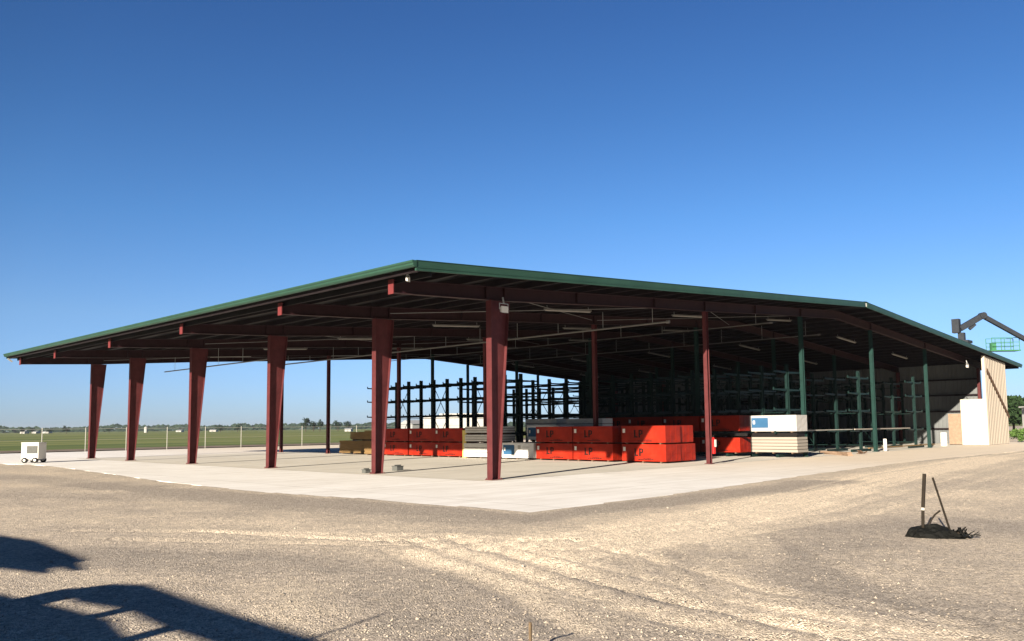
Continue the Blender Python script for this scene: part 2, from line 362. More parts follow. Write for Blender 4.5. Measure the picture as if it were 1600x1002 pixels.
def concrete(name, c0, c1, joints=0, dust=True):
    m = bpy.data.materials.new(name); m.use_nodes = True; nt = m.node_tree; N = nt.nodes; L = nt.links
    b = N['Principled BSDF']; b.inputs['Roughness'].default_value = .85; b.inputs['Specular IOR Level'].default_value = .2
    tc = N.new('ShaderNodeTexCoord')
    a = N.new('ShaderNodeTexNoise'); a.inputs['Scale'].default_value = .35; a.inputs['Detail'].default_value = 9; a.inputs['Roughness'].default_value = .68
    L.new(tc.outputs['Object'], a.inputs['Vector'])
    mp = N.new('ShaderNodeMapping'); mp.inputs['Scale'].default_value = (.25, 2.2, 1); mp.inputs['Rotation'].default_value = (0, 0, .5)
    L.new(tc.outputs['Object'], mp.inputs['Vector'])
    a2 = N.new('ShaderNodeTexNoise'); a2.inputs['Scale'].default_value = .9; a2.inputs['Detail'].default_value = 6; L.new(mp.outputs[0], a2.inputs['Vector'])
    ad = N.new('ShaderNodeMath'); ad.operation = 'ADD'; L.new(a.outputs['Fac'], ad.inputs[0]); L.new(a2.outputs['Fac'], ad.inputs[1])
    hf = N.new('ShaderNodeMath'); hf.operation = 'MULTIPLY'; hf.inputs[1].default_value = .5; L.new(ad.outputs[0], hf.inputs[0])
    cr = N.new('ShaderNodeValToRGB'); cr.color_ramp.elements[0].position = .36; cr.color_ramp.elements[1].position = .62
    cr.color_ramp.elements[0].color = (*c0, 1); cr.color_ramp.elements[1].color = (*c1, 1); L.new(hf.outputs[0], cr.inputs[0])
    out = cr.outputs[0]
    sx = N.new('ShaderNodeSeparateXYZ'); L.new(tc.outputs['Object'], sx.inputs[0])
    if dust:   # blown sand over the far end of the apron
        mr = N.new('ShaderNodeMapRange'); mr.inputs['From Min'].default_value = 3; mr.inputs['From Max'].default_value = 20; L.new(sx.outputs['X'], mr.inputs['Value'])
        mu = N.new('ShaderNodeMath'); mu.operation = 'MULTIPLY'; mu.inputs[1].default_value = .8; L.new(mr.outputs[0], mu.inputs[0])
        mx = N.new('ShaderNodeMix'); mx.data_type = 'RGBA'; L.new(mu.outputs[0], mx.inputs[0]); L.new(out, mx.inputs[6])
        mx.inputs[7].default_value = (.70, .59, .45, 1); out = mx.outputs[2]
    if joints:
        for ax in ('X', 'Y'):
            md = N.new('ShaderNodeMath'); md.operation = 'PINGPONG'; md.inputs[1].default_value = joints/2; L.new(sx.outputs[ax], md.inputs[0])
            lt = N.new('ShaderNodeMath'); lt.operation = 'LESS_THAN'; lt.inputs[1].default_value = .010; L.new(md.outputs[0], lt.inputs[0])
            mx = N.new('ShaderNodeMix'); mx.data_type = 'RGBA'; L.new(lt.outputs[0], mx.inputs[0]); L.new(out, mx.inputs[6])
            mx.inputs[7].default_value = (.30, .28, .25, 1); out = mx.outputs[2]
    # dirt trodden and driven on to the slab
    for sc_, lo_, hi_, amt_ in ((.55, .56, .74, .30), (3.5, .60, .72, .22)):
        st = N.new('ShaderNodeTexNoise'); st.inputs['Scale'].default_value = sc_; st.inputs['Detail'].default_value = 8; st.inputs['Roughness'].default_value = .7
        L.new(tc.outputs['Object'], st.inputs['Vector'])
        mr2 = N.new('ShaderNodeMapRange'); mr2.inputs['From Min'].default_value = lo_; mr2.inputs['From Max'].default_value = hi_; mr2.inputs['To Max'].default_value = amt_
        L.new(st.outputs['Fac'], mr2.inputs['Value'])
        mx = N.new('ShaderNodeMix'); mx.data_type = 'RGBA'; L.new(mr2.outputs[0], mx.inputs[0]); L.new(out, mx.inputs[6])
        mx.inputs[7].default_value = (.36, .31, .25, 1); out = mx.outputs[2]
    L.new(out, b.inputs['Base Color'])
    n2 = N.new('ShaderNodeTexNoise'); n2.inputs['Scale'].default_value = 25; n2.inputs['Detail'].default_value = 5; L.new(tc.outputs['Object'], n2.inputs['Vector'])
    bp = N.new('ShaderNodeBump'); bp.inputs['Strength'].default_value = .25; bp.inputs['Distance'].default_value = .01
    L.new(n2.outputs['Fac'], bp.inputs['Height']); L.new(bp.outputs[0], b.inputs['Normal'])
    return m
edge = rough_line([(61,55.4),(-5.9,55.4),(-9.5,46),(-6.0,33),(-5.2,28),(-5.4,23.4),(-6.96,8.9),(-7.35,1.59),(-7.05,-1.2),(-6.85,-3.3),(-6.9,-5.9),(-6.64,-8.2),(-4.6,-8.3),(-1.1,-7.95),(3.0,-7.7),(7.1,-7.2),(18.7,-6.4),(30,-6.6),(62,-7.2)], .10)
sheet('concrete_apron', edge, 0, concrete('apron_concrete', (.72, .70, .665), (.88, .87, .85), joints=5.5), bottom=-.12)
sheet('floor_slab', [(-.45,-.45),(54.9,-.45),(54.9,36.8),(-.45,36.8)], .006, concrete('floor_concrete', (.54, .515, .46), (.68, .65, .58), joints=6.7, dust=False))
sheet('sand_path', rough_line([(-160,42),(-9,44),(-9.2,55.1),(-160,60)], .3, 2, 4), -.02, concrete('sand', (.50,.43,.33), (.60,.52,.41), dust=False))

# field
def field_mat():
    m = bpy.data.materials.new('crop_field'); m.use_nodes = True; nt = m.node_tree; N = nt.nodes; L = nt.links
    b = N['Principled BSDF']; b.inputs['Roughness'].default_value = 1; b.inputs['Specular IOR Level'].default_value = .05
    tc = N.new('ShaderNodeTexCoord'); mp = N.new('ShaderNodeMapping'); mp.inputs['Scale'].default_value = (.012, .09, 1); mp.inputs['Rotation'].default_value = (0, 0, R(-12))
    L.new(tc.outputs['Object'], mp.inputs['Vector'])
    a = N.new('ShaderNodeTexNoise'); a.inputs['Scale'].default_value = 1.0; a.inputs['Detail'].default_value = 6; L.new(mp.outputs[0], a.inputs['Vector'])
    cr = N.new('ShaderNodeValToRGB'); cr.color_ramp.elements[0].position = .36; cr.color_ramp.elements[1].position = .64
    cr.color_ramp.elements[0].color = (.100, .135, .050, 1); cr.color_ramp.elements[1].color = (.26, .25, .105, 1)
    x = cr.color_ramp.elements.new(.5); x.color = (.155, .19, .068, 1)
    L.new(a.outputs['Fac'], cr.inputs[0]); L.new(cr.outputs[0], b.inputs['Base Color']); return m
sheet('crop_field', [(-900,64),(1600,64),(1600,2500),(-900,2500)], .03, field_mat())
sheet('dirt_strip', rough_line([(-300,57),(110,57)], .35, 1, 9)+[(110,64.6),(-300,64.6)], .034, mat('turned_soil', (.19, .145, .115), .95, var=.35, vscale=.5))

# ------------------------------------------------------------------ the open shed
U = [-.12, 6.22, 14.09, 21.95, 29.82, 36.0]
SL = .0624; RID = 27.4
def zt(v): return 6.36 + SL*((v if v <= RID else 2*RID-v)+4.49)
shed = thing('open_shed', 'large open-sided shed with red steel columns and a green-trimmed low gable roof', 'shed')
def ibeam_col(mb):
    """tapered I column, outer flange at x=-.2 upright, web in the x-z plane"""
    H = 5.965; tw = .012; fl = .125; t = .018
    mb.box(-.2, -.2+t, -fl, fl, .03, H)
    b0, b1 = .14, .66
    mb.hexa([(b0,-fl,.03),(b0+t,-fl,.03),(b0+t,fl,.03),(b0,fl,.03),(b1,-fl,H-.02),(b1+t,-fl,H-.02),(b1+t,fl,H-.02),(b1,fl,H-.02)])
    mb.hexa([(-.2+t,-tw,.03),(b0,-tw,.03),(b0,tw,.03),(-.2+t,tw,.03),(-.2+t,-tw,H-.02),(b1,-tw,H-.02),(b1,tw,H-.02),(-.2+t,tw,H-.02)])
    mb.box(-.26, .24, -.17, .17, .006, .03)
    for sx in (-.23, .20):
        for sy in (-.13, .13): mb.tube((sx, sy, .03), (sx, sy, .07), .015, n=6)
    return mb
colme = ibeam_col(MB()).mesh('column', 'red')
for k, u in enumerate(U): put('column', colme, shed, (.2, u, 0))
# rafters: I beams following the roof
def rafter_mesh():
    mb = MB(); tw = .008; fl = .11; t = .02
    top = lambda v: zt(v)-.255
    pts = [-4.02, .68, 8, 13.4, 20, RID]
    dep = [.40, .47, .42, .44, .42, .46]
    def seg(v0, d0, v1, d1):
        a0, a1 = top(v0), top(v1)
        for (y, z0a, z0b, z1a, z1b) in ((fl, a0-t, a0, a1-t, a1), (fl, a0-d0, a0-d0+t, a1-d1, a1-d1+t)):
            mb.hexa([(v0,-y,z0a),(v1,-y,z1a),(v1,y,z1a),(v0,y,z0a),(v0,-y,z0b),(v1,-y,z1b),(v1,y,z1b),(v0,y,z0b)])
        mb.hexa([(v0,-tw,a0-d0+t),(v1,-tw,a1-d1+t),(v1,tw,a1-d1+t),(v0,tw,a0-d0+t),(v0,-tw,a0-t),(v1,-tw,a1-t),(v1,tw,a1-t),(v0,tw,a0-t)])
    for i in range(5): seg(pts[i], dep[i], pts[i+1], dep[i+1])
    for i in range(5): seg(2*RID-pts[i+1], dep[i+1], 2*RID-pts[i], dep[i])
    for v in (.68, -.18, 13.4, 22.9, 32.3, 41.7, 4.5, 9.5, 18):
        mb.box(v-.006, v+.006, -fl*.9, fl*.9, top(v)-.40, top(v)-.021)
    return mb.mesh('rafter', 'red_shade')
rme = rafter_mesh()
mb = MB(); a_ = zt(-4.02)-.255; mb.box(-4.05, -4.022, -.125, .125, a_-.43, a_+.004); epm = mb.mesh('end_plate', 'red_sun')
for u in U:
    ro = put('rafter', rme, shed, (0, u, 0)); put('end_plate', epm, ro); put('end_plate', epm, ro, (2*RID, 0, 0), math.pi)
# interior posts
def post_mesh(name, v, m, base=True, s=.095):
    mb = MB(); H = zt(v)-.255-.45
    t = .016
    mb.box(-s, -s+t, -s, s, .03, H); mb.box(s-t, s, -s, s, .03, H); mb.box(-s+t, s-t, -.008, .008, .03, H)
    mb.box(-s-.06, s+.06, -s-.06, s+.06, .006, .03)
    return mb.mesh(name, m)
pm = post_mesh('post', 13.4, 'red')
for u in U: put('post', pm, shed, (13.48, u, 0))
for v in (22.9, 32.3, 41.7):
    pm = post_mesh('rack_post', v, 'postgreen')
    for u in U: put('rack_post', pm, shed, (v, u, 0))
mb = MB(); mb.box(-.14, .2, -.1, .1, .006, zt(54.8)-.7); cm = mb.mesh('wall_column', 'red')
for u in U[1:]: put('wall_column', cm, shed, (54.3, u, 0))
put('wall_column', cm, shed, (54.2, 0, 0))
# purlins
UL0, UL1 = -1.80, 37.05
vv = [-4.35+1.5*i for i in range(43)]
for v in vv:
    if abs(v-RID) < .4: continue
    z = zt(v)-.055; mb = MB()
    mb.box(-.03, .03, 0, UL1-UL0, -.012, 0); mb.box(-.032, -.026, 0, UL1-UL0, -.19, -.012); mb.box(-.03, .04, 0, UL1-UL0, -.2, -.19)
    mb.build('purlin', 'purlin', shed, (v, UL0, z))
# roof sheets
def slope(v0, v1, z0, z1, y0, y1, dz0, dz1, mb):
    mb.hexa([(v0,y0,z0+dz0),(v1,y0,z1+dz0),(v1,y1,z1+dz0),(v0,y1,z0+dz0),(v0,y0,z0+dz1),(v1,y0,z1+dz1),(v1,y1,z1+dz1),(v0,y1,z0+dz1)])
VR = 2*RID+4.49
for a, b in ((-4.49, RID), (RID, VR)):
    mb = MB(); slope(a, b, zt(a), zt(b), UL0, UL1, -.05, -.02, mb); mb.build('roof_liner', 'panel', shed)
    mb = MB(); slope(a, b, zt(a), zt(b), UL0, UL1, -.018, .0, mb)
    y = UL0+.3
    while y < UL1:
        slope(a, b, zt(a), zt(b), y, y+.03, .0005, .045, mb); y += .61
    mb.build('roof_panel', 'roofgreen', shed)
# trims
for a, b, s in ((-4.49, RID-.12, 1), (RID+.12, VR, 1)):
    for (y0, y1) in ((UL0-.07, UL0-.002), (UL1+.002, UL1+.07)):
        mb = MB(); slope(a, b, zt(a), zt(b), y0, y1, -.24, .045, mb)
        slope(a, b, zt(a), zt(b), y0-.015, y1+.015, .046, .058, mb)
        slope(a, b, zt(a), zt(b), y0-.012, y0-.0005, -.16, -.145, mb)
        mb.build('rake_trim', 'trim', shed)
for v, s in ((-4.49, -1), (VR, 1)):
    z = zt(-4.49)
    mb = MB(); prof = [(0,.04),(-.16,.04),(-.16,-.01),(-.13,-.04),(-.13,-.09),(-.08,-.14),(0,-.14)]
    mb.prism([(v-s*0+(-s)*p[0]*-1*-1 if False else v+s*(-p[0]), UL0-.09, z+p[1]) for p in prof], (0, UL1-UL0+.18, 0))
    mb.build('gutter', 'trim', shed)
    mb = MB()   # eave strut and soffit lip behind the gutter, near-black for the shade there
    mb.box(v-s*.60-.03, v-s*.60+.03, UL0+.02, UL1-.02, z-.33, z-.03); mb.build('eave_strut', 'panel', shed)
mb = MB()
for s in (-1, 1): slope(RID, RID+s*.28, zt(RID)+.055, zt(RID)+.055-.28*SL, UL0-.08, UL1+.08, 0, .02, mb) if s > 0 else slope(RID-.28, RID, zt(RID)+.055-.28*SL, zt(RID)+.055, UL0-.08, UL1+.08, 0, .02, mb)
mb.build('ridge_cap', 'trim', shed)
mb = MB(); mb.box(RID-.11, RID+.11, UL0-.05, UL0+.02, zt(RID)-.2, zt(RID)-.01); mb.build('ridge_end_plate', 'white', shed)
# downspout stub at far left corner
mb = MB(); mb.bar((-4.45, UL1-.1, zt(-4.49)-.24), (-4.2, UL1-.1, zt(-4.49)-.42), .08); mb.build('gutter_outlet', 'galv', shed)
# walls with ribs: long side wall, far gable infill, near gable panel
def ribbed(mb, axis_, pos, a0, a1, z0, ztop, th=.03, rib=.3, side=-1, rw=.04):
    """corrugated sheet as one folded profile; ztop is a function of the running coordinate"""
    k = int((a1-a0)/rib)
    pr = []
    for i in range(k):
        t = a0+i*rib; pr += [(t, 0), (t+rib*.6, 0), (t+rib*.68, side*th), (t+rib*.92, side*th)]
    pr.append((a1, 0))
    for (t0, o0), (t1, o1) in zip(pr[:-1], pr[1:]):
        P = []
        for (t, o, z) in ((t0,o0,z0),(t1,o1,z0),(t1,o1,ztop(t1)),(t0,o0,ztop(t0))):
            P.append((pos+o, t, z) if axis_ == 'x' else (t, pos+o, z))
        mb.bm.faces.new([mb.bm.verts.new(p) for p in P])
mb = MB(); ribbed(mb, 'x', 54.62, 0.0, 36.9, .02, lambda t: zt(54.62)-.26)
sw = mb.build('side_wall', 'greywall', shed)
for z in (1.2, 2.6, 3.9, 5.15):
    g = MB(); g.box(54.40, 54.57, .1, 36.6, z-.06, z+.06); g.build('girt', 'purlin', sw)
mb = MB(); ribbed(mb, 'y', 36.95, 49.2, 54.6, .02, lambda t: zt(t)-.26); fw_ = mb.build('gable_wall', 'greywall', shed)
for z in (2.6, 5.15):
    g = MB(); g.box(49.25, 54.35, 36.75, 36.9, z-.06, z+.06); g.build('girt', 'purlin', fw_)
mb = MB(); ribbed(mb, 'y', -1.62, 49.75, 55.3, .02, lambda t: zt(t)-.30, rib=.42, th=.045)
nw = tag(mb.build('gable_wall', 'tanwall', shed), 'tan ribbed end wall'); 
g = MB(); g.box(49.55, 49.75, -1.70, -1.5, .02, zt(49.7)-.34); g.build('corner_trim', 'cream', nw)
g = MB(); g.bar((49.9, -1.74, 5.6), (55.2, -1.74, 2.1), .05, .22); g.build('dark_diagonal', 'darklumber', nw)  # dark bar laid diagonally on the wall face
mb = MB(); ribbed(mb, 'x', 49.74, -1.5, .15, .02, lambda t: 3.42, rib=.55, th=.012); iw = tag(mb.build('partition_panel', 'cream', shed), 'bright cream panel inside the end wall')
mb = MB(); mb.box(49.9, 49.96, .2, 1.1, .05, 2.35); mb.build('board_panel', 'osb', shed)
# flange braces / cable bracing of the roof
mb = MB()
for (u0, u1) in ((U[0], U[1]), (U[2], U[3]), (U[4], U[5])):
    for (a, b) in ((.7, 13.2), (13.6, 26.5)):
        MB().tube((a, u0+.1, zt(a)-.5), (b, u1-.1, zt(b)-.5), .012, n=5).build('bracing_rod', 'steelgrey', shed)
        MB().tube((b, u0+.1, zt(b)-.5), (a, u1-.1, zt(a)-.5), .012, n=5).build('bracing_rod', 'steelgrey', shed)
# ------------------------------------------------------------------ strip lights, flood lights, pipes
def make_strip():
    t = thing('strip_light', '', 'light', group='strip lights under the shed roof')
    mb = MB(); mb.box(-1.5, 1.5, -.07, .07, 0, .06); mb.bevel(.008, 1); mb.build('housing', 'fixture', t)
    mb = MB()
    mb.tube((-1.35, 0, .061), (-1.35, 0, .2), .007, n=5); mb.build('hanger', 'galv', t)
    mb = MB(); mb.tube((1.35, 0, .061), (1.35, 0, .2), .007, n=5); mb.build('hanger', 'galv', t)
    mb = MB(); mb.box(-1.45, 1.45, -.045, .045, -.035, -.001); mb.bevel(.012, 1); mb.build('diffuser', 'diffuser', t)
    return t
strip = make_strip(); first = True
bayn = ['first', 'second', 'third', 'fourth', 'last']
cols_v = [(7.8, 'between tapered columns and slim red posts'), (17.2, 'between slim red posts and green racks'), (26.9, 'just left of the ridge'), (36.4, 'on the right-hand roof slope'), (46.0, 'nearest the closed side wall')]
for k in range(5):
    um = (U[k]+U[k+1])/2
    for (v, txt) in cols_v:
        o = strip if first else dup(strip); first = False
        o.location = (v, um, zt(v)-.45-.06); sg = SL if v < RID else -SL
        o.rotation_euler = (0, -math.atan(sg), 0)
        o['label'] = 'strip light in the %s bay, %s' % (bayn[k], txt)
def flood(loc, label, rz=0, sc=1):
    t = thing('flood_light', label, 'light', loc, rz, group='white flood lights at the near end of the shed')
    mb = MB(); mb.hexa([(-.16,-.05,-.11),(.16,-.05,-.11),(.12,.06,-.07),(-.12,.06,-.07),(-.16,-.05,.11),(.16,-.05,.11),(.12,.06,.07),(-.12,.06,.07)]); mb.build('lamp_head', 'white', t)
    mb = MB(); mb.bar((-.2,0,0),(-.2,0,.2),.02); mb.bar((.2,0,0),(.2,0,.2),.02); mb.bar((-.21,0,.2),(.21,0,.2),.02); mb.bar((0,0,.2),(0,.05,.42),.04); mb.build('bracket', 'galv', t)
    return t
flood((.42, -.42, 5.62), 'white flood light on the front of the nearest tapered column', 0)
fl_ = flood((-4.1, -1.0, 6.02), 'white flood light under the near roof corner, left of all the columns', .5); fl_.scale = (.6, .6, .6)
flood((47.2, -1.2, 5.75), 'small white flood light near the tan end wall', 0)
def pipe(name, label, v, z, u0, u1, r=.045):
    t = thing(name, label, 'pipe', (v, 0, 0), group='overhead pipes')
    mb = MB(); mb.tube((0,u0,z),(0,u1,z), r, n=8); mb.tube((0,u0-.02,z),(0,u0+.14,z), r*1.7, n=8); mb.build('pipe_run', 'fixture', t)
    y = u0+.9
    while y < u1:
        MB().tube((0,y,z),(0,y,zt(v)-.2), .01, n=5).build('hanger_rod', 'galv', t)
        y += 2.9
pipe('overhead_pipe', 'long white pipe under the roof, ending beside the first slim red post', 12.9, 6.42, 1.4, 35.5)
pipe('overhead_pipe', 'dark pipe hung low under the roof between the far left tapered columns', 3.6, 5.45, 19.5, 33.5, .035)
pipe('overhead_pipe', 'thin pale pipe hung under the roof near the ridge', 30.0, 7.1, 2, 33, .03)
pipe('overhead_pipe', 'thin pale pipe hung over the green racks', 20.6, 6.9, .3, 34, .025)

# ------------------------------------------------------------------ racks
LV = (1.18, 2.4, 3.45, 4.4)
upm = MB(); H = 4.9
upm.box(-.10,-.078,-.07,.07,.16,H); upm.box(.078,.10,-.07,.07,.16,H); upm.box(-.078,.078,-.006,.006,.16,H)
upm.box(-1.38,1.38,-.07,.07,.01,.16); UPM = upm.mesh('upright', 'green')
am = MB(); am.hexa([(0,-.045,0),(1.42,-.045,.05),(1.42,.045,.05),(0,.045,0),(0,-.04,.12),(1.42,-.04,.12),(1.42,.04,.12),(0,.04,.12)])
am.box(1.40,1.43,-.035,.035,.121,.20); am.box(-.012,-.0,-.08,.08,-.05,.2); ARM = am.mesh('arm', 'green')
def rack(v, u0, n_, sp, label, sides=(1, -1), H_=None):
    t = thing('cantilever_rack', label, 'rack', (v, u0, 0), group='green cantilever racks')
    for i in range(n_):
        put('upright', UPM, t, (0, i*sp, 0))
        for z in LV:
            for s in sides: put('arm', ARM, t, (s*.103, i*sp, z), 0 if s > 0 else math.pi)
    br = MB()
    for i in range(0, n_-1, 1):
        for (za, zb) in ((.5, 2.2), (2.5, 4.3)) if i % 3 == 2 else ():
            br.bar((0,i*sp+.08,za),(0,(i+1)*sp-.08,zb),.03); br.bar((.032,i*sp+.08,zb),(.032,(i+1)*sp-.08,za),.03)
        for z in (.4, 2.33, 4.55): br.bar((-.04,i*sp+.056,z),(-.04,(i+1)*sp-.056,z),.035)
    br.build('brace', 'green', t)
    return t
rack(17.2, 14.9, 11, 1.34, 'green cantilever rack behind the left orange bundles, open to the sky behind')
rack(22.9, 14.7, 8, 1.5, 'green cantilever rack behind the white and blue bundles, beyond the first rack')
rack(22.9, .75, 9, 1.45, 'green cantilever rack carrying the white bundle at the near end of the shed')
rack(32.3, .75, 9, 1.45, 'green cantilever rack at the near end, second row from the loaded rack')
rack(32.3, 15.2, 11, 1.5, 'green cantilever rack far inside the shed, second row, under the ridge')
rack(41.7, .75, 9, 1.45, 'green cantilever rack nearest the cream panel and tan end wall')
rack(41.7, 15.2, 11, 1.5, 'green cantilever rack far inside the shed, nearest the side wall')
rack(27.7, 4.0, 13, 1.5, 'green cantilever rack behind the loaded rack, dark in the middle of the shed')
rack(46.8, 7.0, 11, 1.5, 'green cantilever rack standing well inside, between the last rack row and side wall')
rack(51.6, 5, 12, 1.5, 'green cantilever rack against the closed side wall', sides=(-1,))

# ------------------------------------------------------------------ lumber bundles
def letters(mb, x, y0, z0, h, face='x'):
    """bold L P standing on the -x face; reads left to right seen from -x, i.e. towards -y"""
    w_ = h*.55; t = h*.2
    def q(a0, a1, b0, b1): mb.box(x-.004, x, y0-a1, y0-a0, z0+b0, z0+b1)
    q(0, t*1.1, 0, h); q(t*1.101, w_, 0, t*.85); q(-t*.3, -.001, 0, t*.3); q(-t*.3, -.001, h-t*.3, h)
    o = w_*1.35
    q(o, o+t*1.1, 0, h); q(o+t*1.101, o+w_*.8, h-t*.8, h); q(o+t*1.101, o+w_*.8, h*.38, h*.38+t*.8)
    q(o+w_*.801, o+w_*1.15, h*.38+t*.3, h-t*.3)
def bundle(loc, ly, lx, h, label, kind='orange', group=None, seed=0, rz=0, bigtag=True):
    """origin at the lower corner nearest the camera end: x grows into the shed, y along the long face"""
    q = random.Random(seed)
    t = thing('lumber_bundle', label, 'lumber bundle', loc, rz, group)
    m = {'orange': 'orange', 'white': 'whitewrap_sun' if loc[0] > 20 else 'whitewrap_shade', 'grey': 'paleboard', 'beige': 'beigelam', 'lumber': 'lumber'}[kind]
    b = MB(); b.box(0, lx, 0, ly, .07, h)
    if kind in ('orange', 'white'):
        bmesh.ops.subdivide_edges(b.bm, edges=b.bm.edges[:], cuts=5, use_grid_fill=True)
        for v in b.bm.verts:
            e = sum((abs(v.co.x) < 1e-4 or abs(v.co.x-lx) < 1e-4, abs(v.co.y) < 1e-4 or abs(v.co.y-ly) < 1e-4, v.co.z > h-1e-4))
            j = .004 if e >= 2 else .007
            v.co += Vector((q.uniform(-j, 0) if v.co.x < .01 else 0, q.uniform(-j, j), q.uniform(-j, 0)))
        b.build('wrap', m, t)
    else:
        b.bm.free(); b = MB(); nl = 5 if kind == 'beige' else (3 if kind == 'grey' else 8)
        for i in range(nl):
            z0 = .07+(h-.07)*i/nl; z1 = .07+(h-.07)*(i+1)/nl-(.03 if kind != 'lumber' else .006)
            j = q.uniform(0, .02)
            if kind == 'lumber':
                k = 7
                for c in range(k): b.box(lx*c/k, lx*(c+1)/k-.006, q.uniform(-.04, .04), ly+q.uniform(-.05, .05), z0, z1)
            else: b.box(j, lx-j, q.uniform(-.015, .015), ly+q.uniform(-.015, .015), z0, z1)
        b.build('boards', m, t)
        if kind in ('beige', 'grey'):
            b = MB(); b.box(.05, lx-.05, .04, ly-.04, .071, h-.04); b.build('core', 'darklumber', t)
    for yy in (.25, ly/2, ly-.35): MB().box(.0, lx, yy, yy+.09, 0, .069).build('skid', 'darklumber', t)
    if kind == 'orange':
        b = MB(); hh = h*.50; letters(b, -.014, ly*.70, h*.36, hh*.82); b.build('logo', 'black', t)
        b = MB(); yy = ly*.62
        for i in range(7):
            w2 = q.uniform(.05, .14); b.box(-.013, -.010, yy-w2, yy, .13, .165); yy -= w2+.03
        yy = ly*.5
        for i in range(4):
            w2 = q.uniform(.05, .1); b.box(-.013, -.010, yy-w2, yy, .19, .21); yy -= w2+.03
        b.build('small_print', 'black', t)
        b = MB(); b.box(-.014, -.008, ly-.22, ly-.08, h*.62, h*.84); b.build('tag', 'white', t)
        b = MB()
        for zz in (.5,):
            b.box(-.012, lx+.012, -.012, ly+.012, h*zz-.006, h*zz+.006)
        # folded seams on the end face
        for xx in (lx*.33, lx*.7): b.box(xx, xx+.008, -.014, -.004, .09, h-.02)
        b.build('seam', 'orange', t)
    if kind == 'white':
        b = MB(); b.box(-.014, -.006, ly*.60, ly*.96, h*.28, h*.86); p = b.build('printed_panel', 'blue', t)
        b = MB(); b.box(-.018, -.0145, ly*.885, ly*.93, h*.5, h*.7); b.build('emblem', 'white', p)
        MB().box(-.014, -.008, ly*.40, ly*.49, h*.62, h*.84).build('mark', 'greywrap', t)
        MB().box(-.012, -.008, ly*.12, ly*.34, h*.73, h*.755).build('small_print', 'greywrap', t)
    return t
GA = 'orange wrapped bundles in the right-hand front stacks'
names = ['right', 'middle', 'left']
for i, u in enumerate((1.62, 4.62, 7.12)):
    for l in (0, 1):
        L_ = 2.46 if i == 0 else 2.44
        bundle((12.72+(.03*l), u+(.03*l), .02+.845*l), L_, 1.2, .845, 'orange bundle with LP on it, %s of the %s stack in the right-hand front group' % ('top' if l else 'bottom', names[i]), 'orange', GA, seed=i*3+l)
for l in (0, 1):
    bundle((13.97-.01*l, 1.68+(.05 if l else -.02), .02+.845*l), 2.44, 1.2+(.04 if not l else 0), .845, '%s orange bundle showing only its end, behind the sunlit right-hand stack' % ('upper' if l else 'lower'), 'orange', GA, seed=31+l)
GB = 'orange wrapped bundles in the left-hand front stacks'
for i, u in enumerate((15.42, 17.9, 20.4)):
    for l in (0, 1):
        bundle((12.95+.05*(i == 1), u, .02+.83*l), 2.42, 1.2, .83, 'orange bundle, %s of the %s stack between the two nearest tapered columns' % ('top' if l else 'bottom', names[i]), 'orange', GB, seed=50+i*2+l)
GC = 'orange wrapped bundles on the green rack'
for i, u in enumerate((2.92, 5.42, 7.92, 10.0)):
    if i < 3: bundle((21.65, u, .16), 2.4, 1.15, .86, 'orange bundle low on the loaded rack, %s to the left of the beige stack' % ('next', 'second', 'third')[i] , 'orange', GC, seed=70+i)
    bundle((21.65, u, 1.31), 2.4 if i < 3 else 2.0, 1.15, .9, 'orange bundle on the upper rack arms, %s to the left of the sunlit white bundle' % ('next', 'second', 'third', 'farthest')[i], 'orange', GC, seed=80+i)
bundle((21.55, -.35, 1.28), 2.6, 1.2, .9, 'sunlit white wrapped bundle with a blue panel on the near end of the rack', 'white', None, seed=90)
bundle((21.55, -.35, .2), 2.6, 1.2, .88, 'pale beige board stack directly under the sunlit white bundle', 'beige', None, seed=91)
bundle((12.72, 12.25, .02), 2.85, 1.2, .84, 'pale board stack at floor level just left of the white and blue bundle', 'grey', 'pale board stacks', seed=92)
bundle((12.75, 12.25, .87), 2.80, 1.2, .46, 'pale board stack in the middle of the pile left of the white and blue bundle', 'grey', 'pale board stacks', seed=93)
bundle((12.78, 12.3, 1.34), 2.75, 1.2, .44, 'pale board stack on top of the pile left of the white and blue bundle', 'grey', 'pale board stacks', seed=94)
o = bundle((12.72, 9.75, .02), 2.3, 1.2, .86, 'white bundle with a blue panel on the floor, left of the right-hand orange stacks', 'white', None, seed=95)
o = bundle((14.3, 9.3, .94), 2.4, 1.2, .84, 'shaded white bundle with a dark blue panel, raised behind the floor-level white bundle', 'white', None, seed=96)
bundle((14.3, 9.3, .03), 2.4, 1.2, .88, 'grey board stack under the shaded white bundle', 'grey', 'pale board stacks', seed=97)
bundle((16.2, 11.2, 1.31), 2.4, .9, .86, 'grey wrapped stack on rack arms behind the white bundles, left one', 'grey', 'pale board stacks', seed=98)
bundle((16.0, 7.8, 1.2), 2.5, .9, .95, 'grey wrapped stack behind the white bundles, right one', 'grey', 'pale board stacks', seed=99)
mb = MB(); mb.box(16.05, 16.85, 7.9, 10.2, .01, 1.19)
tag(mb.build('board_stack', 'greywrap'), 'dark grey board pile supporting the grey stack behind the white bundles', 'board stack')
GD = 'brown raw lumber stacks'
bundle((13.6, 25.2, .02), 3.4, 1.25, .88, 'brown raw lumber stack at floor level, left of the orange bundles', 'lumber', GD, seed=101)
bundle((13.7, 24.6, .92), 2.9, 1.2, .56, 'brown raw lumber stack lying on the long floor-level one', 'lumber', GD, seed=102)
bundle((12.95, 23.15, .02), 1.7, 1.2, .9, 'dark lumber stack at floor level behind the second tapered column', 'lumber', GD, seed=103)
bundle((12.95, 23.15, .94), 1.7, 1.2, .64, 'dark lumber stack on top behind the second tapered column', 'lumber', GD, seed=104)
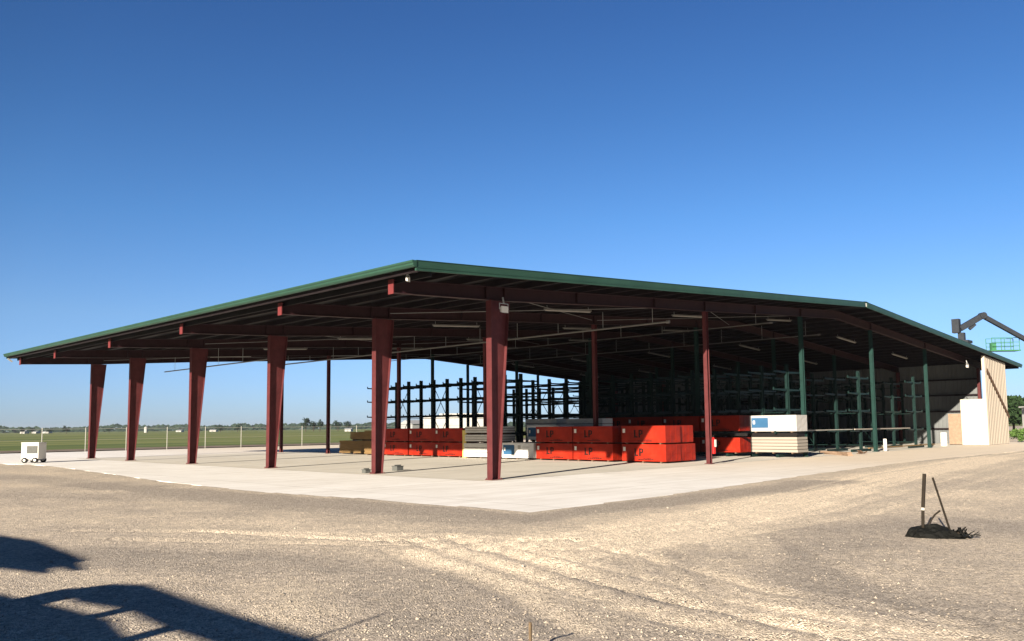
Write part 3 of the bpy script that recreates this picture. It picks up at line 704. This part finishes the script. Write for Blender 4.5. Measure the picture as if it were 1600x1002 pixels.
mb = MB(); mb.box(12.86, 12.94, 15.05, 15.36, .02, 1.55); tag(mb.build('yellow_board_end', 'yellow'), 'yellow end boards between the grey and the left orange stacks', 'boards')
# dunnage between rack levels: dark beams under the upper loads are the rack arms plus runners, black for the shaded gap
mb = MB()
for u in (-.2, .9, 2.0): mb.box(21.6, 22.75, u, u+.12, 1.09, 1.27)
mb.box(21.57, 21.6, -.35, 12.0, 1.10, 1.26)
tag(mb.build('shaded_gap_runner', 'black'), 'timber runner along the rack front, black for the shaded gap under the upper bundles', 'timber')
# long pale boards on the near end racks
for (v, z, u0, L_, lab) in ((36.3, 1.32, -4.2, 0, ''),):
    pass
def plank(a, b, w_, h_, m, label, cat='boards'):
    mb = MB(); mb.bar(a, b, w_, h_); tag(mb.build('long_board', m), label, cat, 'long pale boards on the racks')
plank((31.1, .6, 1.36), (40.2, .6, 1.36), .09, .07, 'beigelam', 'long pale board lying across the arms near the cream panel')
plank((24.2, .7, 1.36), (31.0, .7, 1.36), .05, .045, 'greywrap', 'long pale board lying low between the first two green rack rows')
plank((32.6, .4, .20), (44.0, .3, .20), .12, .06, 'lumber', 'long red-brown board lying on the rack bases by the cream panel')
# planks on the ground by the white stack
pl = []
for i in range(4):
    mb = MB(); mb.box(-.13, .13, 0, 2.4, 0, .09); o = mb.build('plank', 'osb', None, (25.0+.28*i, -1.6+.15*i, .008+.091*(i % 2)), -.9+.12*i)
    tag(o, 'pale plank in the small heap right of the beige stack, %s one' % ('left', 'second', 'third', 'right')[i], 'plank', 'pale planks on the floor')
mb = MB()
for i in range(12):
    a = random.uniform(0, 6.28); mb.bar((0,0,.05), (math.cos(a)*random.uniform(.2,.45), math.sin(a)*random.uniform(.2,.45), random.uniform(.02,.22)), .07, .04)
tag(mb.build('scrap_heap', 'darklumber', None, (28.2, -1.0, .01)), 'small heap of brown scrap wood beside the pale planks', 'scrap heap')
# white drum-like bin inside and small white canister
def barrel(x, y, r, h, label, m='white'):
    t = thing('barrel', label, 'barrel', (x, y, 0), group='white barrels near the racks')
    mb = MB(); mb.tube((0,0,.01),(0,0,h), r, n=18); mb.bevel(.01, 1); mb.build('drum', m, t)
    mb = MB(); 
    for z in (h*.33, h*.66): mb.tube((0,0,z-.015),(0,0,z+.015), r+.012, n=18)
    mb.build('hoop', m, t)
barrel(46.2, .35, .22, .98, 'tall white barrel beside the cream panel')
barrel(33.6, -.2, .1, .75, 'slim white canister at the foot of a green rack post')
# fire extinguisher on the first slim red post
t = thing('fire_extinguisher', 'red fire extinguisher hung on the slim red post at the near end', 'extinguisher', (13.72, -.2, .45))
mb = MB(); mb.tube((0,0,0),(0,0,.62), .10, n=14); mb.tube((0,0,.62),(0,0,.72), .10, .035, n=14); mb.build('cylinder', 'extred', t)
mb = MB(); mb.tube((0,0,.72),(0,0,.79), .03, n=8); mb.bar((0,0,.8),(.12,-.05,.84), .02); mb.build('valve', 'black', t)
mb = MB(); mb.box(-.06,.06,-.125,-.1,.3,.62); mb.build('sign', 'white', t)
# little items by the second tapered column
def scrap_box(x, y, s, label):
    mb = MB()
    mb.box(-s/2, s/2, -s/2, s/2, .01, s*.55); mb.box(-s/2-.02, s/2+.02, -s/2-.02, s/2+.02, s*.551, s*.62); mb.bar((-s/2,0,s*.7),(s/2,0,s*.7),.04)
    tag(mb.build('small_crate', 'grill', None, (x, y, 0)), label, 'crate', 'small crates on the floor')
scrap_box(.2, 6.95, .24, 'small grey crate just left of the second tapered column')
scrap_box(2.0, 7.3, .32, 'small grey crate just right of the second tapered column')

# ------------------------------------------------------------------ white generator
t = thing('generator', 'white wheeled generator with a grey louvred side, left of the farthest column', 'generator', (-4.25, 32.0, 0), math.atan2(-.72, .70))
mb = MB(); mb.box(-.48, .48, -.40, .40, .20, 1.08); mb.bevel(.04, 2); mb.build('body', 'white', t)
mb = MB(); mb.box(-.16, .42, -.425, -.402, .52, .94); p = mb.build('grille', 'grill', t)
mb = MB()
for i in range(9): mb.box(-.15, .41, -.435, -.426, .54+.045*i, .56+.045*i)
mb.build('louvre', 'grill', p)
mb = MB(); mb.box(-.50, .50, -.42, .42, 1.081, 1.13); mb.bevel(.02, 1); mb.build('lid', 'white', t)
mb = MB(); mb.box(-.46, .46, -.36, .36, .13, .199); mb.build('chassis', 'steelgrey', t)
for x in (-.26, .32):
    for y in (-.40, .40):
        mb = MB(); mb.tube((x,y-.06,.15),(x,y+.06,.15), .15, n=16); w_ = mb.build('wheel', 'tyre', t)
        mb = MB(); mb.tube((x,y-.068,.15),(x,y+.068,.15), .07, n=10); mb.build('rim', 'white', w_)
mb = MB(); mb.bar((-.46,0,.2),(-.75,0,.1),.05); mb.build('tow_bar', 'steelgrey', t)

# ------------------------------------------------------------------ black rubber bases and poles in the foreground
t = thing('rubber_mound', 'low black rubber mat heaped on the gravel at the right, under the two poles', 'rubber mat', (-5.45, -15.52, -.03))
bm = bmesh.new(); bmesh.ops.create_icosphere(bm, subdivisions=4, radius=1)
ax = Vector((.66, -.75, 0)); ay = Vector((.75, .66, 0))
for v in bm.verts:
    a, b_, c = v.co.x, v.co.y, v.co.z
    lump = 1+.16*noise.noise(Vector((a*2.2, b_*2.2, c*2)))+.12*noise.noise(Vector((a*6, b_*6, c*6)))+.09*noise.noise(Vector((a*17, b_*17, c*17)))
    hh = .21*(1-.4*a)*(1 if a < .35 else .7); z = max(c, -.15)*hh*lump
    v.co = ax*(a*.47*lump) + ay*(b_*.27*lump) + Vector((0, 0, z))
bmesh.ops.recalc_face_normals(bm, faces=bm.faces[:]); me = bpy.data.meshes.new('mat'); bm.to_mesh(me); bm.free(); me.materials.append(M['rubber'])
put('mat', me, t)
mb = MB(); c0 = ax*.34+Vector((0,0,.03))
for i in range(34):
    a = random.uniform(0, 6.28); r_ = random.uniform(.03, .15)
    s0 = c0+ax*random.uniform(-.14,.14)+ay*random.uniform(-.22,.1); mb.bar(s0+Vector((0,0,.04)), s0+Vector((math.cos(a)*r_, math.sin(a)*r_, random.uniform(-.02,.16))), .022, .012)
for i in range(20):
    a = random.uniform(2.4, 4.2); s0 = ax*random.uniform(-.42,-.25)+ay*random.uniform(-.2,.2)
    mb.bar(s0+Vector((0,0,.03)), s0+ax*(-.12)*random.random()+Vector((0,0,random.uniform(0,.08))), .025, .012)
mb.build('frayed_edge', 'rubber', t)
t = thing('upright_post', 'straight dark wooden post standing in the black rubber heap', 'post', (-5.63, -15.36, -.02))
mb = MB(); mb.tube((0,0,.05),(.015,-.015,.45), .024, n=8); mb.build('lower_shaft', 'handle', t)
mb = MB(); mb.bar((.015,-.015,.45),(.05,-.05,.98), .045, .035); mb.build('upper_shaft', 'handle', t)
mb = MB(); mb.tube((.013,-.013,.43),(.016,-.016,.47), .03, n=8); mb.build('collar', 'greywrap', t)
t = thing('push_broom', 'dark broom leaning left with its head in the black heap', 'broom', (-5.33, -15.66, -.02))
mb = MB(); mb.tube((0,0,.1),(-.155,.165,.92), .016, n=8); mb.build('handle', 'handle', t)
mb = MB(); mb.bar(ax*-.2+Vector((0,0,.09)), ax*.17+Vector((0,0,.09)), .07, .05); h_ = mb.build('head', 'handle', t)
mb = MB()
for i in range(60):
    k = ax*random.uniform(-.19,.16)+ay*random.uniform(-.03,.03); mb.bar(k+Vector((0,0,.07)), k+ax*random.uniform(-.03,.05)+ay*random.uniform(-.05,.03)+Vector((0,0,-.01)), .01)
mb.build('bristles', 'bristle', h_)
mb = MB(); P_ = [(-.12,.13,.1),(-.06,.07,.27),(-.02,.02,.36),(.04,-.04,.42)]
for a_, b_ in zip(P_[:-1], P_[1:]): mb.tube(a_, b_, .014, n=7)
tag(mb.build('hooked_bar', 'handle', None, (-5.47, -15.52, -.02)), 'short curved dark bar sticking out of the black heap between the two poles', 'bar')
mb = MB(); mb.bar((0,0,-.12),(.0,.0,.28), .022, .014); mb.bar((.001,0,.05),(.02,.012,.26),.016,.01)
tag(mb.build('survey_stake', 'stake', None, (-14.39, -15.41, -.04)), 'thin weathered stake in the gravel at the bottom edge of the picture', 'stake')

# ------------------------------------------------------------------ fence of pale posts
t = thing('wire_fence', 'pale post and wire fence along the edge of the green field', 'fence', (0, 55.6, 0))
pm = MB(); pm.tube((0,0,-.05),(0,0,1.95), .032, n=8); pm.tube((0,0,1.95),(0,0,2.02), .045, .02, n=8); pme = pm.mesh('post', 'fence')
X_ = -6.95
while X_ < 50: put('post', pme, t, (X_, 0, 0)); X_ += 3.35 if X_ < 9 or X_ > 20 else 3.6
mb = MB(); mb.tube((-6.95,0,1.9),(49,0,1.9), .014, n=5); 
for z in (.1, 1.0): mb.tube((-6.95,0,z),(49,0,z), .006, n=4)
mb.build('rail', 'fence', t)
# ------------------------------------------------------------------ trees
def crown(bm, c, rx, rz_, nleaf, s, q):
    lobes = [(Vector((q.uniform(-.55,.55)*rx, q.uniform(-.55,.55)*rx, q.uniform(-.45,.6)*rz_)), q.uniform(.35,.62)) for _ in range(9)]
    for i in range(nleaf):
        l, r_ = q.choice(lobes)
        d = Vector((q.gauss(0,1), q.gauss(0,1), q.gauss(0,1))).normalized()*q.random()**.35
        p = c+l+Vector((d.x*r_*rx, d.y*r_*rx, d.z*r_*rz_))
        a = Vector((q.gauss(0,1), q.gauss(0,1), q.gauss(0,1))).normalized(); b_ = a.orthogonal().normalized(); k = s*q.uniform(.6,1.4)
        bm.faces.new([bm.verts.new(p+a*k), bm.verts.new(p+b_*k), bm.verts.new(p-a*k), bm.verts.new(p-b_*k*.8)])
def tree(x, y, h, rx, label, seed, leaf='leaf', n_=900, group='trees beyond the field'):
    q = random.Random(seed); t = thing('tree', label, 'tree', (x, y, 0), group=group)
    mb = MB(); mb.tube((0,0,-.1),(0,0,h*.5), h*.035, h*.02, n=7)
    for k in range(4):
        a = k*1.6+q.random(); mb.tube((0,0,h*.3),(math.cos(a)*rx*.5, math.sin(a)*rx*.5, h*.65), h*.015, h*.006, n=5)
    mb.build('trunk', 'bark', t)
    bm = bmesh.new(); crown(bm, Vector((0,0,h*.58)), rx, h*.42, n_, max(.12, h*.05), q)
    me = bpy.data.meshes.new('crown'); bm.to_mesh(me); bm.free(); me.materials.append(M[leaf]); put('crown', me, t)
def P(px_x, D):     # direction of a bearing measured once on site: x offset per metre of depth
    a = (px_x-800)/1308.9
    return (-19.2+D*(.71538+a*.69874), -19.9+D*(.69874-a*.71538))
TR = [(105, 500, 5.3, 2.6, 'round tree standing alone on the horizon left of the first column'),
 (36, 520, 4.6, 2.4, 'low tree on the horizon at the far left, left one of the pair'), (52, 530, 4.4, 3.0, 'low tree on the horizon at the far left, right one of the pair'),
 (78, 525, 4.2, 3.4, 'low wide tree on the horizon just left of the lone round tree'), (172, 540, 3.6, 2.6, 'small tree on the horizon between the two farthest columns'),
 (478, 470, 7.6, 2.5, 'tallest tree on the horizon left of the thin dark post'), (490, 480, 6.6, 2.7, 'tree on the horizon in the clump left of the thin dark post, middle'), (500, 474, 7.0, 2.3, 'right tree of the clump left of the thin dark post'),
 (528, 480, 6.4, 3.2, 'left tree of the clump right of the thin dark post'), (541, 478, 6.0, 3.2, 'right tree of the clump right of the thin dark post'),
 (345, 500, 4.8, 3.4, 'wide low tree on the horizon right of the third column from the left, left one'), (372, 505, 4.4, 3.2, 'wide low tree on the horizon right of the third column from the left, right one'), (300, 520, 4.6, 2.2, 'small tree on the horizon behind the third tapered column')]
for i, (px, D, h, rx, lab) in enumerate(TR):
    x, y = P(px, D); tree(x, y, h, rx, lab, 200+i, n_=420)
# far hedge line, one mass
bm = bmesh.new(); q = random.Random(5)
for i in range(5200):
    a = q.uniform(-.66, .62); D = q.uniform(1150, 1500)
    b_ = a*9; hh = 7.0+3.4*noise.noise(Vector((a*22, 3.3, 0)))+2.2*noise.noise(Vector((a*70, 1.3, 0)))
    if hh < 1.2: continue
    dv = hv*math.cos(a)+rt*math.sin(a); p = Vector((-19.2,-19.9,0))+dv*D; s = q.uniform(1.6, 3.6); p.z = q.uniform(0, hh)
    n1 = rt*s*1.8; n2 = (Vector((0,0,1))+hv*q.uniform(-.6,.6))*s*.75
    bm.faces.new([bm.verts.new(p-n1*q.uniform(.6,1)), bm.verts.new(p-n2*.6+hv*q.uniform(-3,3)), bm.verts.new(p+n1*q.uniform(.6,1)), bm.verts.new(p+n2+hv*q.uniform(-3,3))])
me = bpy.data.meshes.new('far_tree_line'); bm.to_mesh(me); bm.free(); me.materials.append(M['leaf'])
tag(put('far_tree_line', me), 'far dark line of trees and hedges along the horizon', 'trees', kind='stuff')
# distant farm buildings
def barn(px, D, w_, h_, label, silo=False):
    x, y = P(px, D)
    t = thing('farm_silo' if silo else 'farm_building', label, 'silo' if silo else 'farm building', (x, y, 0), math.atan2(-.715, .699), group=None if silo else 'white farm buildings on the horizon')
    mb = MB()
    if silo: mb.tube((0,0,0),(0,0,h_), w_/2, n=14); mb.build('tower', 'farmwhite', t); mb = MB(); mb.tube((0,0,h_),(0,0,h_+w_*.3), w_/2, .1, n=14); mb.build('roof', 'farmroof', t)
    else:
        mb.box(-w_/2, w_/2, -3, 3, 0, h_*.65); mb.build('wall', 'farmwhite', t)
        mb = MB(); mb.prism([(-w_/2-.3,-3.3,h_*.65+.002),(-w_/2-.3,3.3,h_*.65+.002),(-w_/2-.3,0,h_)], (w_+.6,0,0)); mb.build('roof', 'farmroof', t)
        mb = MB(); mb.box(-w_*.15, w_*.1, -3.03, -3.003, 0, h_*.5); mb.build('door', 'steelgrey', t)
barn(40, 640, 3.5, 2.6, 'tiny white farm building on the horizon at the far left edge'); barn(58, 640, 3.2, 2.0, 'tiny white farm building left of the lone round tree')
barn(76, 660, 4.5, 1.9, 'long low farm building on the horizon above the generator'); barn(229, 560, 2.2, 3.6, 'slim white silo on the horizon right of the second column', True)
barn(282, 650, 4, 1.8, 'long low white farm building on the horizon left of the third column'); barn(335, 660, 5, 1.8, 'long pale farm building on the horizon right of the third column')
barn(545, 420, 3, 1.8, 'small white farm building on the horizon left of the brown lumber')
# trailers seen through the first rack
def trailer(px, D, L_, label, h_=3.9):
    x, y = P(px, D); t = thing('white_trailer', label, 'trailer', (x, y, 0), math.atan2(-.715, .699), group='white trailers behind the racks')
    mb = MB(); mb.box(-L_/2, L_/2, -1.25, 1.25, 1.1, h_); mb.bevel(.04, 1); mb.build('box', 'farmwhite', t)
    mb = MB(); mb.box(-L_/2+.2, L_/2-.2, -1.1, 1.1, .85, 1.09); mb.build('chassis', 'steelgrey', t)
    for x2 in (L_/2-1.2, L_/2-2.4):
        for y2 in (-1, 1): mb = MB(); mb.tube((x2,y2-.15,.5),(x2,y2+.15,.5), .5, n=16); mb.build('wheel', 'tyre', t)
trailer(676, 140, 2.9, 'short white trailer seen through the first green rack', 3.7); trailer(722, 135, 7.2, 'long white trailer seen through the first green rack', 3.9)
x, y = P(650, 170)
mb = MB(); mb.box(-2.6,2.6,-2,2,0,2.4); mb.prism([(-2.8,-2.2,2.402),(-2.8,2.2,2.402),(-2.8,0,3.2)], (5.6,0,0))
tag(mb.build('farm_shed', 'farmroof', None, (x, y, 0), ), 'dark grey shed roof seen through the first rack, left of the white trailers', 'shed')

# ------------------------------------------------------------------ right edge: boom lift, white building, bushes, trees
t = thing('boom_lift', 'grey articulated boom lift with a green basket above the right roof edge', 'boom lift', (66, 1.2, 0))
def W3(px, py, D):   # site survey point
    x, y = P(px, D); return Vector((x-66, y-1.2, 0))
K = Vector((-1.88, .9, 11.25)); A0 = Vector((-3.3, 2.4, 10.1)); B1 = Vector((1.4, -2.2, 8.7))
mb = MB(); mb.bar(A0, K, .42, .5); mb.bar(A0+Vector((.6,-.6,-.05)), K+Vector((-.5,.5,-.75)), .22, .25); mb.build('jib', 'boom', t)
mb = MB(); mb.bar(K, B1, .32, .36); mb.tube(K-Vector((.2,.2,0)), K+Vector((.2,.2,0)), .3, n=12); mb.build('boom_arm', 'boom', t)
mb = MB(); mb.box(-3.95, -3.35, 2.3, 2.9, 9.7, 10.95); mb.box(-3.7, -3.2, 2.0, 2.5, 9.0, 9.699); mb.box(-4.0,-2.7,1.6,3.0,8.75,8.99); mb.build('turret_head', 'boom', t)
b0 = Vector((-.75, .55, 8.1)); mb = MB()
ex = Vector((.699,-.715,0)); ey = Vector((.715,.699,0))
def bk(a, b_, z): return b0+ex*a+ey*b_+Vector((0,0,z))
mb.hexa([bk(-.1,0,0),bk(2.6,0,0),bk(2.6,1,0),bk(-.1,1,0),bk(-.1,0,.1),bk(2.6,0,.1),bk(2.6,1,.1),bk(-.1,1,.1)])
for a in (0, .85, 1.7, 2.5):
    for b_ in (.03, .97): mb.bar(bk(a,b_,.1), bk(a,b_,1.2), .05)
for z in (.45, .8, 1.2):
    for b_ in (.03, .97): mb.bar(bk(0,b_,z), bk(2.5,b_,z), .05)
mb.build('basket', 'basketgreen', t)
mb = MB(); mb.hexa([bk(.1,.2,.101),bk(.5,.2,.101),bk(.5,.6,.101),bk(.1,.6,.101),bk(.1,.2,.75),bk(.5,.2,.75),bk(.5,.6,.75),bk(.1,.6,.75)]); mb.build('control_box', 'basketgreen', t)
mb = MB(); mb.bar(B1, (9, -7, 2.2), .42, .45); mb.build('lower_boom', 'boom', t)
mb = MB(); mb.box(6.8, 11, -8.4, -5.8, .55, 2.1); mb.bevel(.1, 2); mb.build('chassis', 'basketgreen', t)
for x2 in (7.3, 10.4):
    for y2 in (-8.5, -5.7): mb = MB(); mb.tube((x2,y2-.2,.5),(x2,y2+.2,.5), .5, n=16); mb.build('wheel', 'tyre', t)
t = thing('white_building', 'low white building at the right edge beyond the tan end wall', 'building', (82, -.8, 0), math.atan2(-.715, .699))
mb = MB(); mb.box(-1.4, 9, 0, 6, 0, 3.2); mb.build('wall', 'farmwhite', t)
mb = MB(); mb.box(-1.6, 9.2, -.2, 6.2, 3.202, 3.35); mb.build('roof', 'farmwhite', t)
mb = MB(); 
for k in range(5): a = k*.5; mb.bar((1.0+.55*math.cos(2.6-a), -.03, 1.9+.35*math.sin(2.6-a)), (1.0+.55*math.cos(2.6-a-.4), -.03, 1.9+.35*math.sin(2.6-a-.4)), .03, .07)
mb.build('dark_mark', 'steelgrey', t)
for i, (px, D, h, rx) in enumerate(((1580, 125, 5.4, 3.6), (1606, 120, 5.8, 4.2), (1632, 128, 6.2, 4.5))):
    x, y = P(px, D); tree(x, y, h, rx, 'dark green tree behind the white building at the right edge, %s' % ('left one', 'middle one', 'right one')[i], 300+i, 'leaf2', 2600, 'trees behind the white building')
for i, (px, D, h) in enumerate(((1582, 72, 1.1), (1590, 70, 1.3), (1598, 73, 1.5))):
    x, y = P(px, D); q = random.Random(i); bm = bmesh.new(); crown(bm, Vector((0,0,h*.45)), .55, h*.5, 420, .07, q)
    me = bpy.data.meshes.new('weed_bush'); bm.to_mesh(me); bm.free(); me.materials.append(M['weed'])
    tag(put('weed_bush', me, None, (x, y, 0)), 'bright green weed clump at the foot of the tan end wall, %s' % ('left', 'middle', 'right')[i], 'bush', 'green weeds at the right edge')
mb = MB(); mb.box(-.3,.3,-.15,.15,.0,.35); mb.bevel(.06,1); mb.tube((0,0,.35),(0,0,.55),.15,n=12)
tag(mb.build('roof_vent', 'white', None, (36.5, 6, zt(36.5)+.02)), 'small white vent with a cap on the right slope of the roof', 'vent')

# ------------------------------------------------------------------ unseen trailer added left of the camera, its sides shaped to cast the yard shadow
t = thing('shadow_trailer', 'unseen stake-sided trailer added left of the viewer, shaped to cast the foreground shadow', 'trailer', (-23.2, -14, 0)); t.scale = (1, 1, 1.022)
mb = MB(); mb.prism([(-.04,9,.95),(-.04,9,2.20),(-.04,2.46,2.18),(-.04,1.75,2.22),(-.04,1.2,2.25),(-.04,.38,2.28),(-.04,.1,2.29),(-.04,-.6,2.24),(-.04,-9,2.23),(-.04,-9,.95)], (.04,0,0))
mb.build('side_panel', 'boom', t)
mb = MB(); mb.prism([(-.03,1.85,2.36),(-.03,1.65,2.53),(-.03,1.3,2.60),(-.03,.0,2.58),(-.03,-4,2.58),(-.03,-8.9,2.56),(-.03,-8.9,2.42),(-.03,-.55,2.35),(-.03,.4,2.37),(-.03,1.2,2.31)], (.03,0,0)); mb.build('upper_board', 'boom', t)
for y, w2 in ((1.62, .50), (.42, .22), (-.68, .2), (-1.9, .4), (-3.4, .2), (-5, .4), (-6.8, .2), (-8.6, .3)):
    MB().box(-.03, 0, y-w2/2, y+w2/2, 2.15, 2.40).build('stake', 'boom', t)
mb = MB(); mb.prism([(-.03,9,2.25),(-.03,9,2.60),(-.03,6.4,2.72),(-.03,4.4,2.68),(-.03,3.55,2.66),(-.03,3.65,2.62),(-.03,2.85,2.57),(-.03,2.95,2.52),(-.03,3.6,2.51),(-.03,3.0,2.45),(-.03,3.1,2.42),(-.03,4.6,2.3)], (.03,0,0)); mb.build('shadow_board', 'boom', t)
for y in (5.6, 7.5): MB().bar((-.015,y,2.15),(-.015,y,2.4),.05).build('board_stand', 'boom', t)
mb = MB(); mb.box(-2.5, 0, -9, 9, .75, .949); mb.build('deck', 'darklumber', t)
mb = MB(); mb.box(-2.5, -2.46, -9, 8, .95, 1.9); mb.build('far_side_panel', 'boom', t)
for y in (-7.6, -6.4, -5.2, 5.5):
    for x2 in (-.3, -2.2):
        mb = MB(); mb.tube((x2-.14,y,.5),(x2+.14,y,.5), .5, n=18); mb.build('wheel', 'tyre', t)
mb = MB(); mb.tube((-.015,-2.1,2.5),(-.2,-2.2,2.95),.02,n=6); mb.build('aerial', 'boom', t)

# ------------------------------------------------------------------ air
HZ = bpy.data.materials.new('haze_air'); HZ.use_nodes = True; hn = HZ.node_tree.nodes; hn.clear()
ho = hn.new('ShaderNodeOutputMaterial'); hp = hn.new('ShaderNodeVolumePrincipled'); hp.inputs['Density'].default_value = .00012
hp.inputs['Color'].default_value = (.80, .88, 1, 1); hp.inputs['Anisotropy'].default_value = .2
HZ.node_tree.links.new(hp.outputs[0], ho.inputs['Volume'])
mb = MB(); mb.box(-2450, 2850, -2450, 2850, -1.2, 16)
tag(mb.build('haze', HZ), kind='stuff')
